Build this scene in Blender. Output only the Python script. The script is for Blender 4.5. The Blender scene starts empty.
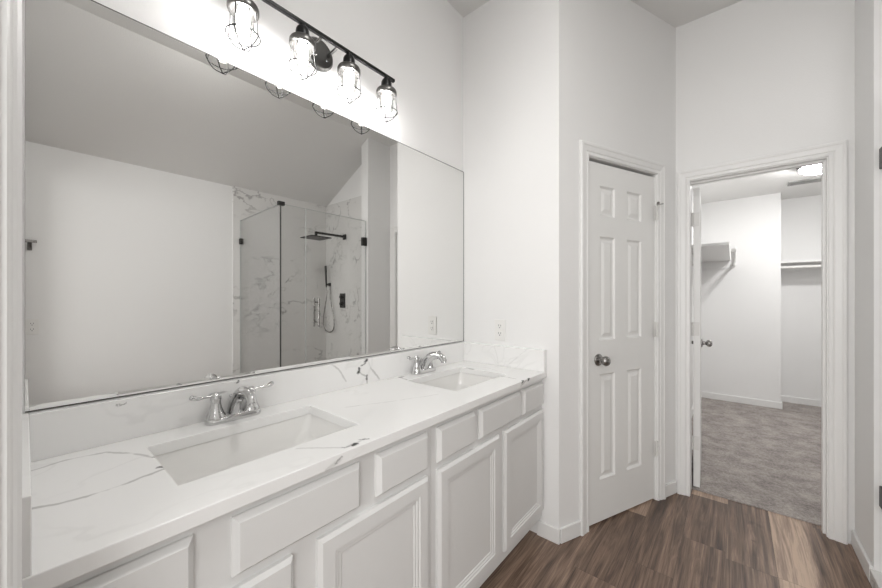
import bpy, bmesh, math, random
from mathutils import Vector, Matrix

random.seed(4)
SC = bpy.context.scene
COL = SC.collection
R = math.radians
PI = math.pi

# ---------------------------------------------------------------- camera, world, large lights, exposure
cam_d = bpy.data.cameras.new('camera')
cam_d.sensor_width = 36.0
cam_d.lens = 36.0 * 349.0 / 882.0
cam_d.shift_y = 3.0 / 882.0
cam_d.clip_start = 0.02
cam = bpy.data.objects.new('camera', cam_d)
COL.objects.link(cam)
cam.location = (0, 0, 1.26)
cam.rotation_euler = (R(90), 0, R(40 - 90))
SC.camera = cam

wd = bpy.data.worlds.new('world')
SC.world = wd
wd.use_nodes = True
wd.node_tree.nodes['Background'].inputs[0].default_value = (1, 0.99, 0.97, 1)
wd.node_tree.nodes['Background'].inputs[1].default_value = 0.03


def area(name, loc, rot, sx, sy, power, color=(1, 1, 1)):
    d = bpy.data.lights.new(name, 'AREA')
    d.shape = 'RECTANGLE'
    d.size, d.size_y, d.energy, d.color = sx, sy, power, color
    o = bpy.data.objects.new(name, d)
    COL.objects.link(o)
    o.location = loc
    o.rotation_euler = rot
    return o


# added unseen fill light, shining through the doorway the camera stands in
DOOR_FILL = area('added_doorway_fill', (-2.2, 0.45, 1.35), (R(90), 0, R(-90)), 1.6, 1.9, 40, (1.0, 0.995, 0.985))
# added unseen fill light, aimed through the invented opening in the entry wall
SIDE_FILL = area('added_side_fill', (-1.75, -1.2, 1.95), (R(70), 0, R(-76)), 1.5, 1.3, 40, (1.0, 1.0, 0.995))
BULB = 64.0
CEIL_FILL = 29.0  # strength of the added ceiling fill dome
DOME = 78.0
SC.view_settings.view_transform = 'Standard'
SC.view_settings.look = 'None'
SC.view_settings.gamma = 1
SC.view_settings.use_curve_mapping = False
SC.view_settings.exposure = 0.2


# ---------------------------------------------------------------- materials
def new_mat(name):
    m = bpy.data.materials.new(name)
    m.use_nodes = True
    nt = m.node_tree
    return m, nt, nt.nodes['Principled BSDF']


def N(nt, typ, **kw):
    n = nt.nodes.new(typ)
    for k, v in kw.items():
        setattr(n, k, v)
    return n


def plug(nt, sock, v):
    if isinstance(v, bpy.types.NodeSocket):
        nt.links.new(v, sock)
    else:
        sock.default_value = v


def mth(nt, op, a, b=0.0, c=0.0, clamp=False):
    n = N(nt, 'ShaderNodeMath', operation=op)
    n.use_clamp = clamp
    plug(nt, n.inputs[0], a)
    plug(nt, n.inputs[1], b)
    plug(nt, n.inputs[2], c)
    return n.outputs[0]


def vm(nt, op, a, b=None, scale=None):
    n = N(nt, 'ShaderNodeVectorMath', operation=op)
    plug(nt, n.inputs[0], a)
    if b is not None:
        plug(nt, n.inputs[1], b)
    if scale is not None:
        plug(nt, n.inputs['Scale'], scale)
    return n.outputs['Value'] if op in ('DOT_PRODUCT', 'LENGTH') else n.outputs['Vector']


def noise(nt, vec, scale, detail=3.0, rough=0.5, dist=0.0):
    n = N(nt, 'ShaderNodeTexNoise')
    plug(nt, n.inputs['Vector'], vec)
    n.inputs['Scale'].default_value = scale
    n.inputs['Detail'].default_value = detail
    n.inputs['Roughness'].default_value = rough
    n.inputs['Distortion'].default_value = dist
    return n


def mix(nt, fac, a, b):
    n = N(nt, 'ShaderNodeMix', data_type='RGBA')
    plug(nt, n.inputs['Factor'], fac)
    plug(nt, n.inputs[6], a)
    plug(nt, n.inputs[7], b)
    return n.outputs[2]


def maprange(nt, v, a, b, c=0.0, d=1.0, smooth=True):
    n = N(nt, 'ShaderNodeMapRange')
    if smooth:
        n.interpolation_type = 'SMOOTHSTEP'
    plug(nt, n.inputs[0], v)
    for i, x in enumerate((a, b, c, d)):
        n.inputs[i + 1].default_value = x
    return n.outputs[0]


def obj_co(nt):
    return N(nt, 'ShaderNodeTexCoord').outputs['Object']


def geo_co(nt):
    return N(nt, 'ShaderNodeNewGeometry').outputs['Position']


def bump(nt, bsdf, h, strength, dist):
    b = N(nt, 'ShaderNodeBump')
    b.inputs['Strength'].default_value = strength
    b.inputs['Distance'].default_value = dist
    nt.links.new(h, b.inputs['Height'])
    nt.links.new(b.outputs[0], bsdf.inputs['Normal'])


def rgb(r, g, b):
    return (r, g, b, 1)


def paint(name, col, rough, tex=0.0, var=0.015):
    m, nt, b = new_mat(name)
    co = geo_co(nt)
    n = noise(nt, co, 3.0, 3)
    c2 = rgb(*[max(0, c - var) for c in col])
    plug(nt, b.inputs['Base Color'], mix(nt, n.outputs[0], rgb(*col), c2))
    b.inputs['Roughness'].default_value = rough
    if tex:
        n2 = noise(nt, co, 130, 2)
        bump(nt, b, n2.outputs[0], tex, 0.002)
    return m


def metal(name, col, rough, metallic=1.0):
    m, nt, b = new_mat(name)
    n = noise(nt, obj_co(nt), 40, 2)
    plug(nt, b.inputs['Roughness'], maprange(nt, n.outputs[0], 0.2, 0.8, rough * 0.85, rough * 1.15))
    b.inputs['Base Color'].default_value = rgb(*col)
    b.inputs['Metallic'].default_value = metallic
    return m


def plain(name, col, rough, var=0.0):
    return paint(name, col, rough, 0.0, var)


M = {}
M['wall'] = paint('wall_paint', (0.865, 0.860, 0.853), 0.72, 0.25)
M['ceiling'] = paint('ceiling_paint', (0.80, 0.793, 0.78), 0.9, 0.4)
M['trim'] = plain('trim_paint', (0.85, 0.845, 0.835), 0.35, 0.01)
M['door'] = plain('door_paint', (0.85, 0.845, 0.83), 0.4, 0.01)
M['cabinet'] = plain('cabinet_paint', (0.765, 0.76, 0.75), 0.38, 0.01)
M['toe'] = plain('toe_kick_dark', (0.10, 0.09, 0.085), 0.7, 0.01)
M['chrome'] = metal('polished_chrome', (0.62, 0.62, 0.62), 0.07)
M['nickel'] = metal('brushed_pewter', (0.33, 0.32, 0.31), 0.28)
M['black_metal'] = metal('matte_black_metal', (0.04, 0.039, 0.037), 0.38, 0.6)
M['fixture_black'] = metal('oiled_black_steel', (0.012, 0.012, 0.012), 0.35, 0.5)
M['fixture_steel'] = metal('gunmetal_steel', (0.17, 0.165, 0.16), 0.33)
M['cage_wire'] = metal('dark_cage_wire', (0.012, 0.012, 0.012), 0.6, 0.2)
M['plate_metal'] = metal('dark_gunmetal', (0.10, 0.098, 0.095), 0.4, 0.9)
M['porcelain'] = plain('porcelain', (0.82, 0.81, 0.79), 0.12, 0.0)
M['plastic'] = plain('white_plastic', (0.84, 0.83, 0.81), 0.35, 0.0)
M['slot'] = plain('outlet_slot', (0.05, 0.05, 0.05), 0.6, 0.0)
M['hinge'] = plain('painted_hinge', (0.75, 0.74, 0.72), 0.4, 0.0)
M['vent_grey'] = plain('vent_grey', (0.30, 0.30, 0.29), 0.5, 0.0)
M['grate'] = plain('vent_dark', (0.05, 0.05, 0.05), 0.8, 0.0)
M['rod_white'] = plain('white_rod', (0.80, 0.79, 0.77), 0.35, 0.0)

# mirror
m, nt, b = new_mat('mirror_silver')
n = noise(nt, obj_co(nt), 2.0)
plug(nt, b.inputs['Base Color'], mix(nt, n.outputs[0], rgb(0.83, 0.83, 0.82), rgb(0.84, 0.84, 0.83)))
b.inputs['Metallic'].default_value = 1
b.inputs['Roughness'].default_value = 0.0
M['mirror'] = m


# thin clear glass (lets the light of the lamps through)
def thin_glass(name, tint, gloss):
    m = bpy.data.materials.new(name)
    m.use_nodes = True
    nt = m.node_tree
    nt.nodes.remove(nt.nodes['Principled BSDF'])
    out = nt.nodes['Material Output']
    tr = N(nt, 'ShaderNodeBsdfTransparent')
    tr.inputs[0].default_value = rgb(*tint)
    gl = N(nt, 'ShaderNodeBsdfGlossy')
    gl.inputs['Roughness'].default_value = 0.02
    gl.inputs[0].default_value = rgb(0.9, 0.9, 0.9)
    fr = N(nt, 'ShaderNodeFresnel')
    fr.inputs[0].default_value = 1.45
    mx = N(nt, 'ShaderNodeMixShader')
    nt.links.new(mth(nt, 'MULTIPLY', fr.outputs[0], gloss), mx.inputs[0])
    nt.links.new(tr.outputs[0], mx.inputs[1])
    nt.links.new(gl.outputs[0], mx.inputs[2])
    nt.links.new(mx.outputs[0], out.inputs[0])
    return m


M['glass'] = thin_glass('shower_glass', (0.965, 0.967, 0.965), 0.4)
M['jar'] = thin_glass('lamp_jar_glass', (0.97, 0.97, 0.97), 0.8)
M['glass_edge'] = plain('glass_edge', (0.55, 0.57, 0.56), 0.2, 0.0)


def emit(name, strength, col=(1, 1, 1)):
    m, nt, b = new_mat(name)
    b.inputs['Base Color'].default_value = rgb(0.9, 0.9, 0.9)
    b.inputs['Emission Color'].default_value = rgb(*col)
    b.inputs['Emission Strength'].default_value = strength
    return m


M['bulb'] = emit('lit_bulb', BULB, (1.0, 0.985, 0.965))
M['fill_dome'] = emit('added_fill_dome', CEIL_FILL, (1.0, 0.99, 0.97))  # glow of the unseen lamp added on the bathroom ceiling
M['dome'] = emit('lit_dome', DOME, (1.0, 0.995, 0.985))


def seg_mask(nt, co, segs):
    """Union of thin strokes: each (ax,ay,az, bx,by,bz, width, strength)."""
    out = None
    for (ax, ay, az, bx_, by_, bz_, w, s) in segs:
        A = Vector((ax, ay, az))
        D = Vector((bx_, by_, bz_)) - A
        pa = vm(nt, 'SUBTRACT', co, A)
        h = mth(nt, 'MULTIPLY', vm(nt, 'DOT_PRODUCT', pa, D), 1.0 / max(D.length_squared, 1e-9), clamp=True)
        q = vm(nt, 'SUBTRACT', pa, vm(nt, 'SCALE', D, scale=h))
        d = vm(nt, 'LENGTH', q)
        v = maprange(nt, d, w * 0.25, w, s, 0.0)
        out = v if out is None else mth(nt, 'MAXIMUM', out, v)
    return out


def poly(pts, w, s, z=0.872):
    r = []
    for a, c in zip(pts[:-1], pts[1:]):
        a = a if len(a) == 3 else (a[0], a[1], z)
        c = c if len(c) == 3 else (c[0], c[1], z)
        r.append((*a, *c, w, s))
    return r


def bsp(pts, w, s):
    return poly([(x, 1.262, z) for x, z in pts], w, s)


def marble(name, base, vein, strokes, dark, bg_scale, bg_amt, rough, warp=0.03, cloud=0.03):
    m, nt, b = new_mat(name)
    co = geo_co(nt)
    wn = noise(nt, co, 9.0, 4, 0.6)
    wv = vm(nt, 'SCALE', vm(nt, 'SUBTRACT', wn.outputs['Color'], (0.5, 0.5, 0.5)), scale=warp)
    cw = vm(nt, 'ADD', co, wv)
    # faint background veining: ridges of a stretched noise, broken up by another
    mp = N(nt, 'ShaderNodeMapping')
    mp.inputs['Rotation'].default_value = (0.5, 0.6, 0.7)
    mp.inputs['Scale'].default_value = (1.0, 1.9, 2.2)
    nt.links.new(cw, mp.inputs[0])
    n1 = noise(nt, mp.outputs[0], bg_scale, 3, 0.55, 0.4)
    ridge = mth(nt, 'ABSOLUTE', mth(nt, 'SUBTRACT', n1.outputs[0], 0.5))
    line = maprange(nt, ridge, 0.0, 0.022, 1.0, 0.0)
    n2 = noise(nt, co, bg_scale * 0.9, 2)
    brk = maprange(nt, n2.outputs[0], 0.42, 0.62)
    fac = mth(nt, 'MULTIPLY', mth(nt, 'MULTIPLY', line, brk), bg_amt)
    n3 = noise(nt, co, 2.3, 3)
    c0 = mix(nt, n3.outputs[0], rgb(*base), rgb(*[c - cloud for c in base]))
    c1 = mix(nt, fac, c0, rgb(*vein))
    if strokes:
        c1 = mix(nt, seg_mask(nt, cw, strokes), c1, rgb(*vein))
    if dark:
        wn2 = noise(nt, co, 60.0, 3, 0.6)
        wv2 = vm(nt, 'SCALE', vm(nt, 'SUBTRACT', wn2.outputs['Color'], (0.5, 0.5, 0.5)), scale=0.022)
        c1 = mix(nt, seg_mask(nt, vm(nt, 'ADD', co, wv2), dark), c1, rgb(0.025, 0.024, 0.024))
    plug(nt, b.inputs['Base Color'], c1)
    b.inputs['Roughness'].default_value = rough
    return m


strokes = (poly([(0.0, 1.20), (0.06, 1.215), (0.129, 1.206), (0.165, 1.15), (0.20, 1.08)], 0.006, 0.5)
           + poly([(0.0, 0.985), (0.08, 0.965), (0.141, 0.968), (0.20, 0.985)], 0.007, 0.6)
           + poly([(0.45, 0.86), (0.50, 0.80), (0.53, 0.77), (0.60, 0.775)], 0.006, 0.35)
           + poly([(1.10, 1.25), (1.163, 1.235), (1.15, 1.17)], 0.007, 0.65)
           + poly([(1.56, 1.13), (1.53, 0.98), (1.50, 0.86), (1.495, 0.79)], 0.005, 0.75)
           + poly([(0.72, 1.05), (0.85, 0.98), (0.95, 0.95), (1.06, 0.90)], 0.005, 0.3)
           + poly([(1.60, 1.25), (1.63, 1.05), (1.58, 0.9)], 0.005, 0.3)
           + bsp([(0.376, 0.955), (0.427, 0.952), (0.455, 0.982)], 0.006, 0.6)
           + bsp([(0.80, 0.99), (0.84, 0.955), (0.88, 0.905)], 0.006, 0.45)
           + bsp([(0.985, 0.985), (1.02, 0.925), (1.06, 0.88)], 0.006, 0.55)
           + bsp([(0.94, 0.935), (0.985, 0.905), (0.985, 0.87)], 0.006, 0.6)
           + poly([(1.723, 1.05, 0.99), (1.723, 1.02, 0.87)], 0.006, 0.16)
           + poly([(1.723, 0.85, 0.98), (1.723, 0.95, 0.89)], 0.006, 0.16)
           + poly([(1.46, 0.748, 0.85), (1.53, 0.748, 0.868)], 0.006, 0.5)
           + poly([(0.46, 0.748, 0.847), (0.51, 0.748, 0.862)], 0.008, 0.35))
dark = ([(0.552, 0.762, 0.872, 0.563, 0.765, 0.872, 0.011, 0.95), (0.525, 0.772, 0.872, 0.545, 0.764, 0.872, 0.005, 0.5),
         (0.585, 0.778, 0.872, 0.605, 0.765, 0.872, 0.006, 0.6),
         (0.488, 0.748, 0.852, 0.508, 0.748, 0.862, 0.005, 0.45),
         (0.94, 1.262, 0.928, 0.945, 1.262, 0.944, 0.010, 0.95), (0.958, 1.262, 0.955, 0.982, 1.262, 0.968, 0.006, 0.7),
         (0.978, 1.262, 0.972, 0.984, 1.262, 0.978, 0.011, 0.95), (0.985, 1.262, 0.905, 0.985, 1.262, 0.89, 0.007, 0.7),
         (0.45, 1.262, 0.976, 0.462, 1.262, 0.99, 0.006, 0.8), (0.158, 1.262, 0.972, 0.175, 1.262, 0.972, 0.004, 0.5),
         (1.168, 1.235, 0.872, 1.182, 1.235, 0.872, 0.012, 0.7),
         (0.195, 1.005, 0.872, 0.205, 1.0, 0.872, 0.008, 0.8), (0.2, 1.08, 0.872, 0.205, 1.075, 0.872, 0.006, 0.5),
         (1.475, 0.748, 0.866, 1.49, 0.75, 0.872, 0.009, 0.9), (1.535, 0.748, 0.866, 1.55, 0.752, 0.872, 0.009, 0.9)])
M['quartz'] = marble('white_quartz', (0.90, 0.895, 0.885), (0.36, 0.35, 0.34), strokes, dark, 2.2, 0.10, 0.16, 0.035, 0.02)
M['tile'] = marble('marble_tile', (0.80, 0.79, 0.775), (0.30, 0.29, 0.28), None, None, 2.1, 0.7, 0.25, 0.12, 0.05)

# wood plank floor, boards run along x
m, nt, b = new_mat('wood_planks')
co = geo_co(nt)
sep = N(nt, 'ShaderNodeSeparateXYZ')
nt.links.new(co, sep.inputs[0])
X, Y = sep.outputs[0], sep.outputs[1]
W = 0.18
yr = mth(nt, 'DIVIDE', mth(nt, 'ADD', Y, 0.153 + 10 * W), W)
row = mth(nt, 'FLOOR', yr)
wn = N(nt, 'ShaderNodeTexWhiteNoise', noise_dimensions='1D')
nt.links.new(mth(nt, 'ADD', row, 0.37), wn.inputs['W'])
xr = mth(nt, 'DIVIDE', mth(nt, 'ADD', X, mth(nt, 'MULTIPLY', wn.outputs['Value'], 1.22)), 1.22)
colm = mth(nt, 'FLOOR', xr)
cmb = N(nt, 'ShaderNodeCombineXYZ')
nt.links.new(row, cmb.inputs[0])
nt.links.new(colm, cmb.inputs[1])
wn2 = N(nt, 'ShaderNodeTexWhiteNoise', noise_dimensions='2D')
nt.links.new(cmb.outputs[0], wn2.inputs['Vector'])
rnd = wn2.outputs['Value']
gv = N(nt, 'ShaderNodeCombineXYZ')
nt.links.new(mth(nt, 'MULTIPLY', X, 0.45), gv.inputs[0])
nt.links.new(mth(nt, 'MULTIPLY', Y, 8.0), gv.inputs[1])
nt.links.new(mth(nt, 'MULTIPLY', rnd, 2.0), gv.inputs[2])
g1 = noise(nt, gv.outputs[0], 3.2, 6, 0.62, 1.2)
gv2 = N(nt, 'ShaderNodeCombineXYZ')
nt.links.new(mth(nt, 'MULTIPLY', X, 2.0), gv2.inputs[0])
nt.links.new(mth(nt, 'MULTIPLY', Y, 60.0), gv2.inputs[1])
nt.links.new(mth(nt, 'MULTIPLY', rnd, 30.0), gv2.inputs[2])
g2 = noise(nt, gv2.outputs[0], 3.0, 4, 0.6, 0.4)
knots = noise(nt, vm(nt, 'ADD', co, (3.3, 1.2, 0)), 5.0, 2, 0.5, 0.6)
knot = maprange(nt, knots.outputs[0], 0.66, 0.76)
t = mth(nt, 'ADD', mth(nt, 'MULTIPLY', mth(nt, 'SUBTRACT', g1.outputs[0], 0.10), 0.85), mth(nt, 'MULTIPLY', g2.outputs[0], 0.46))
t = mth(nt, 'ADD', t, mth(nt, 'MULTIPLY', mth(nt, 'SUBTRACT', rnd, 0.5), 0.10))


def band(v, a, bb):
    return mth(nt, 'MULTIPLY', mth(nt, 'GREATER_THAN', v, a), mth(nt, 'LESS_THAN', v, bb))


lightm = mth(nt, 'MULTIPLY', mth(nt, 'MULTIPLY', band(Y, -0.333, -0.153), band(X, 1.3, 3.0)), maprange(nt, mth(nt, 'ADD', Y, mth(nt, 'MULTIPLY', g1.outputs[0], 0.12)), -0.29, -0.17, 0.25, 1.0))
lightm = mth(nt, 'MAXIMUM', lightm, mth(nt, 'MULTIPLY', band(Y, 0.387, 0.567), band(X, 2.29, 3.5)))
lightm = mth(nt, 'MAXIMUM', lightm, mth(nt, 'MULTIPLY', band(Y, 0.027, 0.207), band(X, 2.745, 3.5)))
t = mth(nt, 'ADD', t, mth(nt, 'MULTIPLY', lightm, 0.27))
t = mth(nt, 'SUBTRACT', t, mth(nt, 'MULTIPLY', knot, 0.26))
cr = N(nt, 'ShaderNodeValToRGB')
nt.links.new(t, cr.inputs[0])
els = cr.color_ramp.elements
els[0].position, els[0].color = 0.30, rgb(0.035, 0.022, 0.016)
els[1].position, els[1].color = 0.90, rgb(0.56, 0.41, 0.305)
e = els.new(0.46); e.color = rgb(0.10, 0.064, 0.047)
e = els.new(0.60); e.color = rgb(0.205, 0.136, 0.098)
e = els.new(0.74); e.color = rgb(0.34, 0.24, 0.18)
fy = mth(nt, 'FRACT', yr)
fx = mth(nt, 'FRACT', xr)
seam = mth(nt, 'MAXIMUM', mth(nt, 'LESS_THAN', fy, 0.012), mth(nt, 'LESS_THAN', fx, 0.002))
plug(nt, b.inputs['Base Color'], mix(nt, mth(nt, 'MULTIPLY', seam, 0.45), cr.outputs[0], rgb(0.03, 0.02, 0.016)))
plug(nt, b.inputs['Roughness'], maprange(nt, g2.outputs[0], 0.3, 0.7, 0.34, 0.5))
bump(nt, b, mth(nt, 'SUBTRACT', g2.outputs[0], mth(nt, 'MULTIPLY', seam, 1.5)), 0.25, 0.0015)
M['wood'] = m

# carpet
m, nt, b = new_mat('cut_pile_carpet')
co = geo_co(nt)
mpc = N(nt, 'ShaderNodeMapping')
mpc.inputs['Rotation'].default_value = (0, 0, 0.5)
mpc.inputs['Scale'].default_value = (1.15, 0.9, 1)
nt.links.new(co, mpc.inputs[0])
n1 = noise(nt, mpc.outputs[0], 7.0, 5, 0.62, 0.3)
n2 = noise(nt, co, 75.0, 3, 0.75)
f = mth(nt, 'ADD', mth(nt, 'MULTIPLY', n1.outputs[0], 0.62), mth(nt, 'MULTIPLY', n2.outputs[0], 0.68))
cr = N(nt, 'ShaderNodeValToRGB')
nt.links.new(f, cr.inputs[0])
cr.color_ramp.elements[0].position, cr.color_ramp.elements[0].color = 0.42, rgb(0.17, 0.149, 0.139)
cr.color_ramp.elements[1].position, cr.color_ramp.elements[1].color = 0.88, rgb(0.55, 0.50, 0.47)
nt.links.new(cr.outputs[0], b.inputs['Base Color'])
b.inputs['Roughness'].default_value = 1.0
bump(nt, b, f, 0.9, 0.012)
M['carpet'] = m
m, nt, b = new_mat('bedroom_floor')
plug(nt, b.inputs['Base Color'], mix(nt, noise(nt, geo_co(nt), 20).outputs[0], rgb(0.4, 0.36, 0.33), rgb(0.3, 0.27, 0.25)))
M['bedfloor'] = m


# ---------------------------------------------------------------- mesh helpers
def BM():
    return bmesh.new()


def bx(bm, x0, x1, y0, y1, z0, z1, bev=0.0, seg=2):
    """axis-aligned box, optionally bevelled"""
    r = bmesh.ops.create_cube(bm, size=1.0)
    vs = r['verts']
    bmesh.ops.scale(bm, vec=(x1 - x0, y1 - y0, z1 - z0), verts=vs)
    bmesh.ops.translate(bm, vec=((x0 + x1) / 2, (y0 + y1) / 2, (z0 + z1) / 2), verts=vs)
    if bev:
        es = list({e for v in vs for e in v.link_edges})
        bmesh.ops.bevel(bm, geom=es, offset=bev, segments=seg, affect='EDGES', profile=0.5)
    return bm


def prism(bm, pts, z0, z1):
    """vertical prism over an (x, y) polygon"""
    lo = [bm.verts.new((x, y, z0)) for x, y in pts]
    hi = [bm.verts.new((x, y, z1)) for x, y in pts]
    bm.faces.new(lo[::-1])
    bm.faces.new(hi)
    n = len(pts)
    for i in range(n):
        j = (i + 1) % n
        bm.faces.new((lo[i], lo[j], hi[j], hi[i]))
    return bm


def frame_of(d):
    d = d.normalized()
    up = Vector((0, 0, 1)) if abs(d.z) < 0.95 else Vector((1, 0, 0))
    a = d.cross(up).normalized()
    return a, d.cross(a).normalized()


def lathe(bm, prof, axis=Vector((0, 0, 1)), at=Vector((0, 0, 0)), n=24, cap=True):
    """revolve (radius, height) pairs about an axis"""
    axis = Vector(axis).normalized()
    at = Vector(at)
    a, c = frame_of(axis)
    rings = []
    for r, h in prof:
        if r <= 1e-6:
            rings.append([bm.verts.new(at + axis * h)])
        else:
            rings.append([bm.verts.new(at + axis * h + (a * math.cos(k * 2 * PI / n) + c * math.sin(k * 2 * PI / n)) * r) for k in range(n)])
    for p, q in zip(rings[:-1], rings[1:]):
        for k in range(n):
            l = (k + 1) % n
            if len(p) == 1 and len(q) == 1:
                continue
            if len(p) == 1:
                bm.faces.new((p[0], q[k], q[l]))
            elif len(q) == 1:
                bm.faces.new((p[k], p[l], q[0]))
            else:
                bm.faces.new((p[k], p[l], q[l], q[k]))
    if cap:
        for ring in (rings[0], rings[-1]):
            if len(ring) > 2:
                bm.faces.new(ring)
    return bm


def tube(bm, path, rad, n=10, closed=False, flat=1.0):
    """sweep a circle (or an ellipse, flattened across its second axis) along a path; rad may be a list"""
    P = [Vector(p) for p in path]
    k = len(P)
    rads = rad if isinstance(rad, (list, tuple)) else [rad] * k
    rings = []
    prev = None
    for i in range(k):
        if closed:
            d = P[(i + 1) % k] - P[i - 1]
        else:
            d = P[min(i + 1, k - 1)] - P[max(i - 1, 0)]
        d.normalize()
        if prev is None:
            a, c = frame_of(d)
        else:
            a = (prev - d * prev.dot(d)).normalized()
            c = d.cross(a).normalized()
        prev = a
        rings.append([bm.verts.new(P[i] + a * math.cos(j * 2 * PI / n) * rads[i] + c * math.sin(j * 2 * PI / n) * rads[i] * flat) for j in range(n)])
    pairs = list(zip(rings[:-1], rings[1:]))
    if closed:
        pairs.append((rings[-1], rings[0]))
    for p, q in pairs:
        for j in range(n):
            l = (j + 1) % n
            bm.faces.new((p[j], p[l], q[l], q[j]))
    if not closed:
        bm.faces.new(rings[0])
        bm.faces.new(rings[-1])
    return bm


def smooth_path(pts, n=8):
    """Catmull-Rom through points"""
    P = [Vector(p) for p in pts]
    P = [P[0] * 2 - P[1]] + P + [P[-1] * 2 - P[-2]]
    out = []
    for i in range(1, len(P) - 2):
        for s in range(n):
            t = s / n
            p0, p1, p2, p3 = P[i - 1:i + 3]
            out.append(0.5 * ((2 * p1) + (p2 - p0) * t + (2 * p0 - 5 * p1 + 4 * p2 - p3) * t * t + (3 * p1 - p0 - 3 * p2 + p3) * t ** 3))
    out.append(P[-2])
    return out


def rings_fill(bm, rings, close_last=True, close_first=False):
    """bridge a list of equal-length vertex-position loops"""
    L = [[bm.verts.new(p) for p in r] for r in rings]
    for p, q in zip(L[:-1], L[1:]):
        n = len(p)
        for j in range(n):
            l = (j + 1) % n
            bm.faces.new((p[j], p[l], q[l], q[j]))
    if close_last:
        bm.faces.new(L[-1])
    if close_first:
        bm.faces.new(L[0][::-1])
    return L


def rect_ring(x0, x1, z0, z1, ins, y):
    return [(x0 + ins, y, z0 + ins), (x1 - ins, y, z0 + ins), (x1 - ins, y, z1 - ins), (x0 + ins, y, z1 - ins)]


def panel(bm, x0, x1, z0, z1, rings, y0, back=None):
    """concentric rectangular mouldings, front towards -y: rings = (inset, protrusion)"""
    rr = [rect_ring(x0, x1, z0, z1, i, y0 - p) for i, p in rings]
    rings_fill(bm, rr, True, back)
    return bm


def holed_face(bm, xs0, xs1, zs0, zs1, holes, y):
    """rectangle in the xz plane at y with rectangular holes"""
    xs = sorted({xs0, xs1, *[h[0] for h in holes], *[h[1] for h in holes]})
    zs = sorted({zs0, zs1, *[h[2] for h in holes], *[h[3] for h in holes]})
    V = {}

    def v(x, z):
        if (x, z) not in V:
            V[(x, z)] = bm.verts.new((x, y, z))
        return V[(x, z)]
    for xa, xb in zip(xs[:-1], xs[1:]):
        for za, zb in zip(zs[:-1], zs[1:]):
            cx, cz = (xa + xb) / 2, (za + zb) / 2
            if any(h[0] < cx < h[1] and h[2] < cz < h[3] for h in holes):
                continue
            bm.faces.new((v(xa, za), v(xb, za), v(xb, zb), v(xa, zb)))
    return bm


def holed_slab(bm, x0, x1, y0, y1, z0, z1, holes):
    xs = sorted({x0, x1, *[h[0] for h in holes], *[h[1] for h in holes]})
    ys = sorted({y0, y1, *[h[2] for h in holes], *[h[3] for h in holes]})

    def solid(i, j):
        if i < 0 or j < 0 or i >= len(xs) - 1 or j >= len(ys) - 1:
            return False
        cx, cy = (xs[i] + xs[i + 1]) / 2, (ys[j] + ys[j + 1]) / 2
        return not any(h[0] < cx < h[1] and h[2] < cy < h[3] for h in holes)
    V = {}

    def v(i, j, z):
        k = (i, j, z)
        if k not in V:
            V[k] = bm.verts.new((xs[i], ys[j], z))
        return V[k]
    for i in range(len(xs) - 1):
        for j in range(len(ys) - 1):
            if not solid(i, j):
                continue
            bm.faces.new((v(i, j, z1), v(i + 1, j, z1), v(i + 1, j + 1, z1), v(i, j + 1, z1)))
            bm.faces.new((v(i, j, z0), v(i, j + 1, z0), v(i + 1, j + 1, z0), v(i + 1, j, z0)))
            for di, dj, a, c in ((-1, 0, (i, j + 1), (i, j)), (1, 0, (i + 1, j), (i + 1, j + 1)), (0, -1, (i, j), (i + 1, j)), (0, 1, (i + 1, j + 1), (i, j + 1))):
                if not solid(i + di, j + dj):
                    bm.faces.new((v(*a, z0), v(*c, z0), v(*c, z1), v(*a, z1)))
    return bm


def obj(name, bm, mat, parent=None, smooth=None, loc=(0, 0, 0), rotz=0.0, bevel=0.0):
    bmesh.ops.recalc_face_normals(bm, faces=bm.faces[:])
    me = bpy.data.meshes.new(name)
    bm.to_mesh(me)
    bm.free()
    mats = mat if isinstance(mat, (list, tuple)) else [mat]
    for q in mats:
        me.materials.append(q)
    if smooth:
        me.polygons.foreach_set('use_smooth', [True] * len(me.polygons))
        me.set_sharp_from_angle(angle=R(smooth))
    o = bpy.data.objects.new(name, me)
    COL.objects.link(o)
    o.location = loc
    o.rotation_euler = (0, 0, rotz)
    if parent:
        o.parent = parent
    if bevel:
        md = o.modifiers.new('bevel', 'BEVEL')
        md.width = bevel
        md.segments = 2
        md.limit_method = 'ANGLE'
        md.angle_limit = R(40)
    return o


def tag(o, label=None, cat=None, group=None, kind=None):
    if label:
        o['label'] = label
    if cat:
        o['category'] = cat
    if group:
        o['group'] = group
    if kind:
        o['kind'] = kind
    return o


def thing(name, label, cat, loc=(0, 0, 0), rotz=0.0, group=None, kind=None):
    o = bpy.data.objects.new(name, None)
    o.empty_display_size = 0.05
    COL.objects.link(o)
    o.location = loc
    o.rotation_euler = (0, 0, rotz)
    return tag(o, label, cat, group, kind)


def struct(name, bm, mat, parent=None, label=None, **kw):
    o = obj(name, bm, mat, parent, **kw)
    if not parent:
        o['kind'] = 'structure'
        if label:
            o['label'] = label
    return o


def dup(root):
    """copy of a thing with copies of its parts and sub-parts"""
    r = root.copy()
    COL.objects.link(r)
    for ch in list(root.children):
        c = ch.copy()
        COL.objects.link(c)
        c.parent = r
        for g in list(ch.children):
            d = g.copy()
            COL.objects.link(d)
            d.parent = c
    return r


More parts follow.
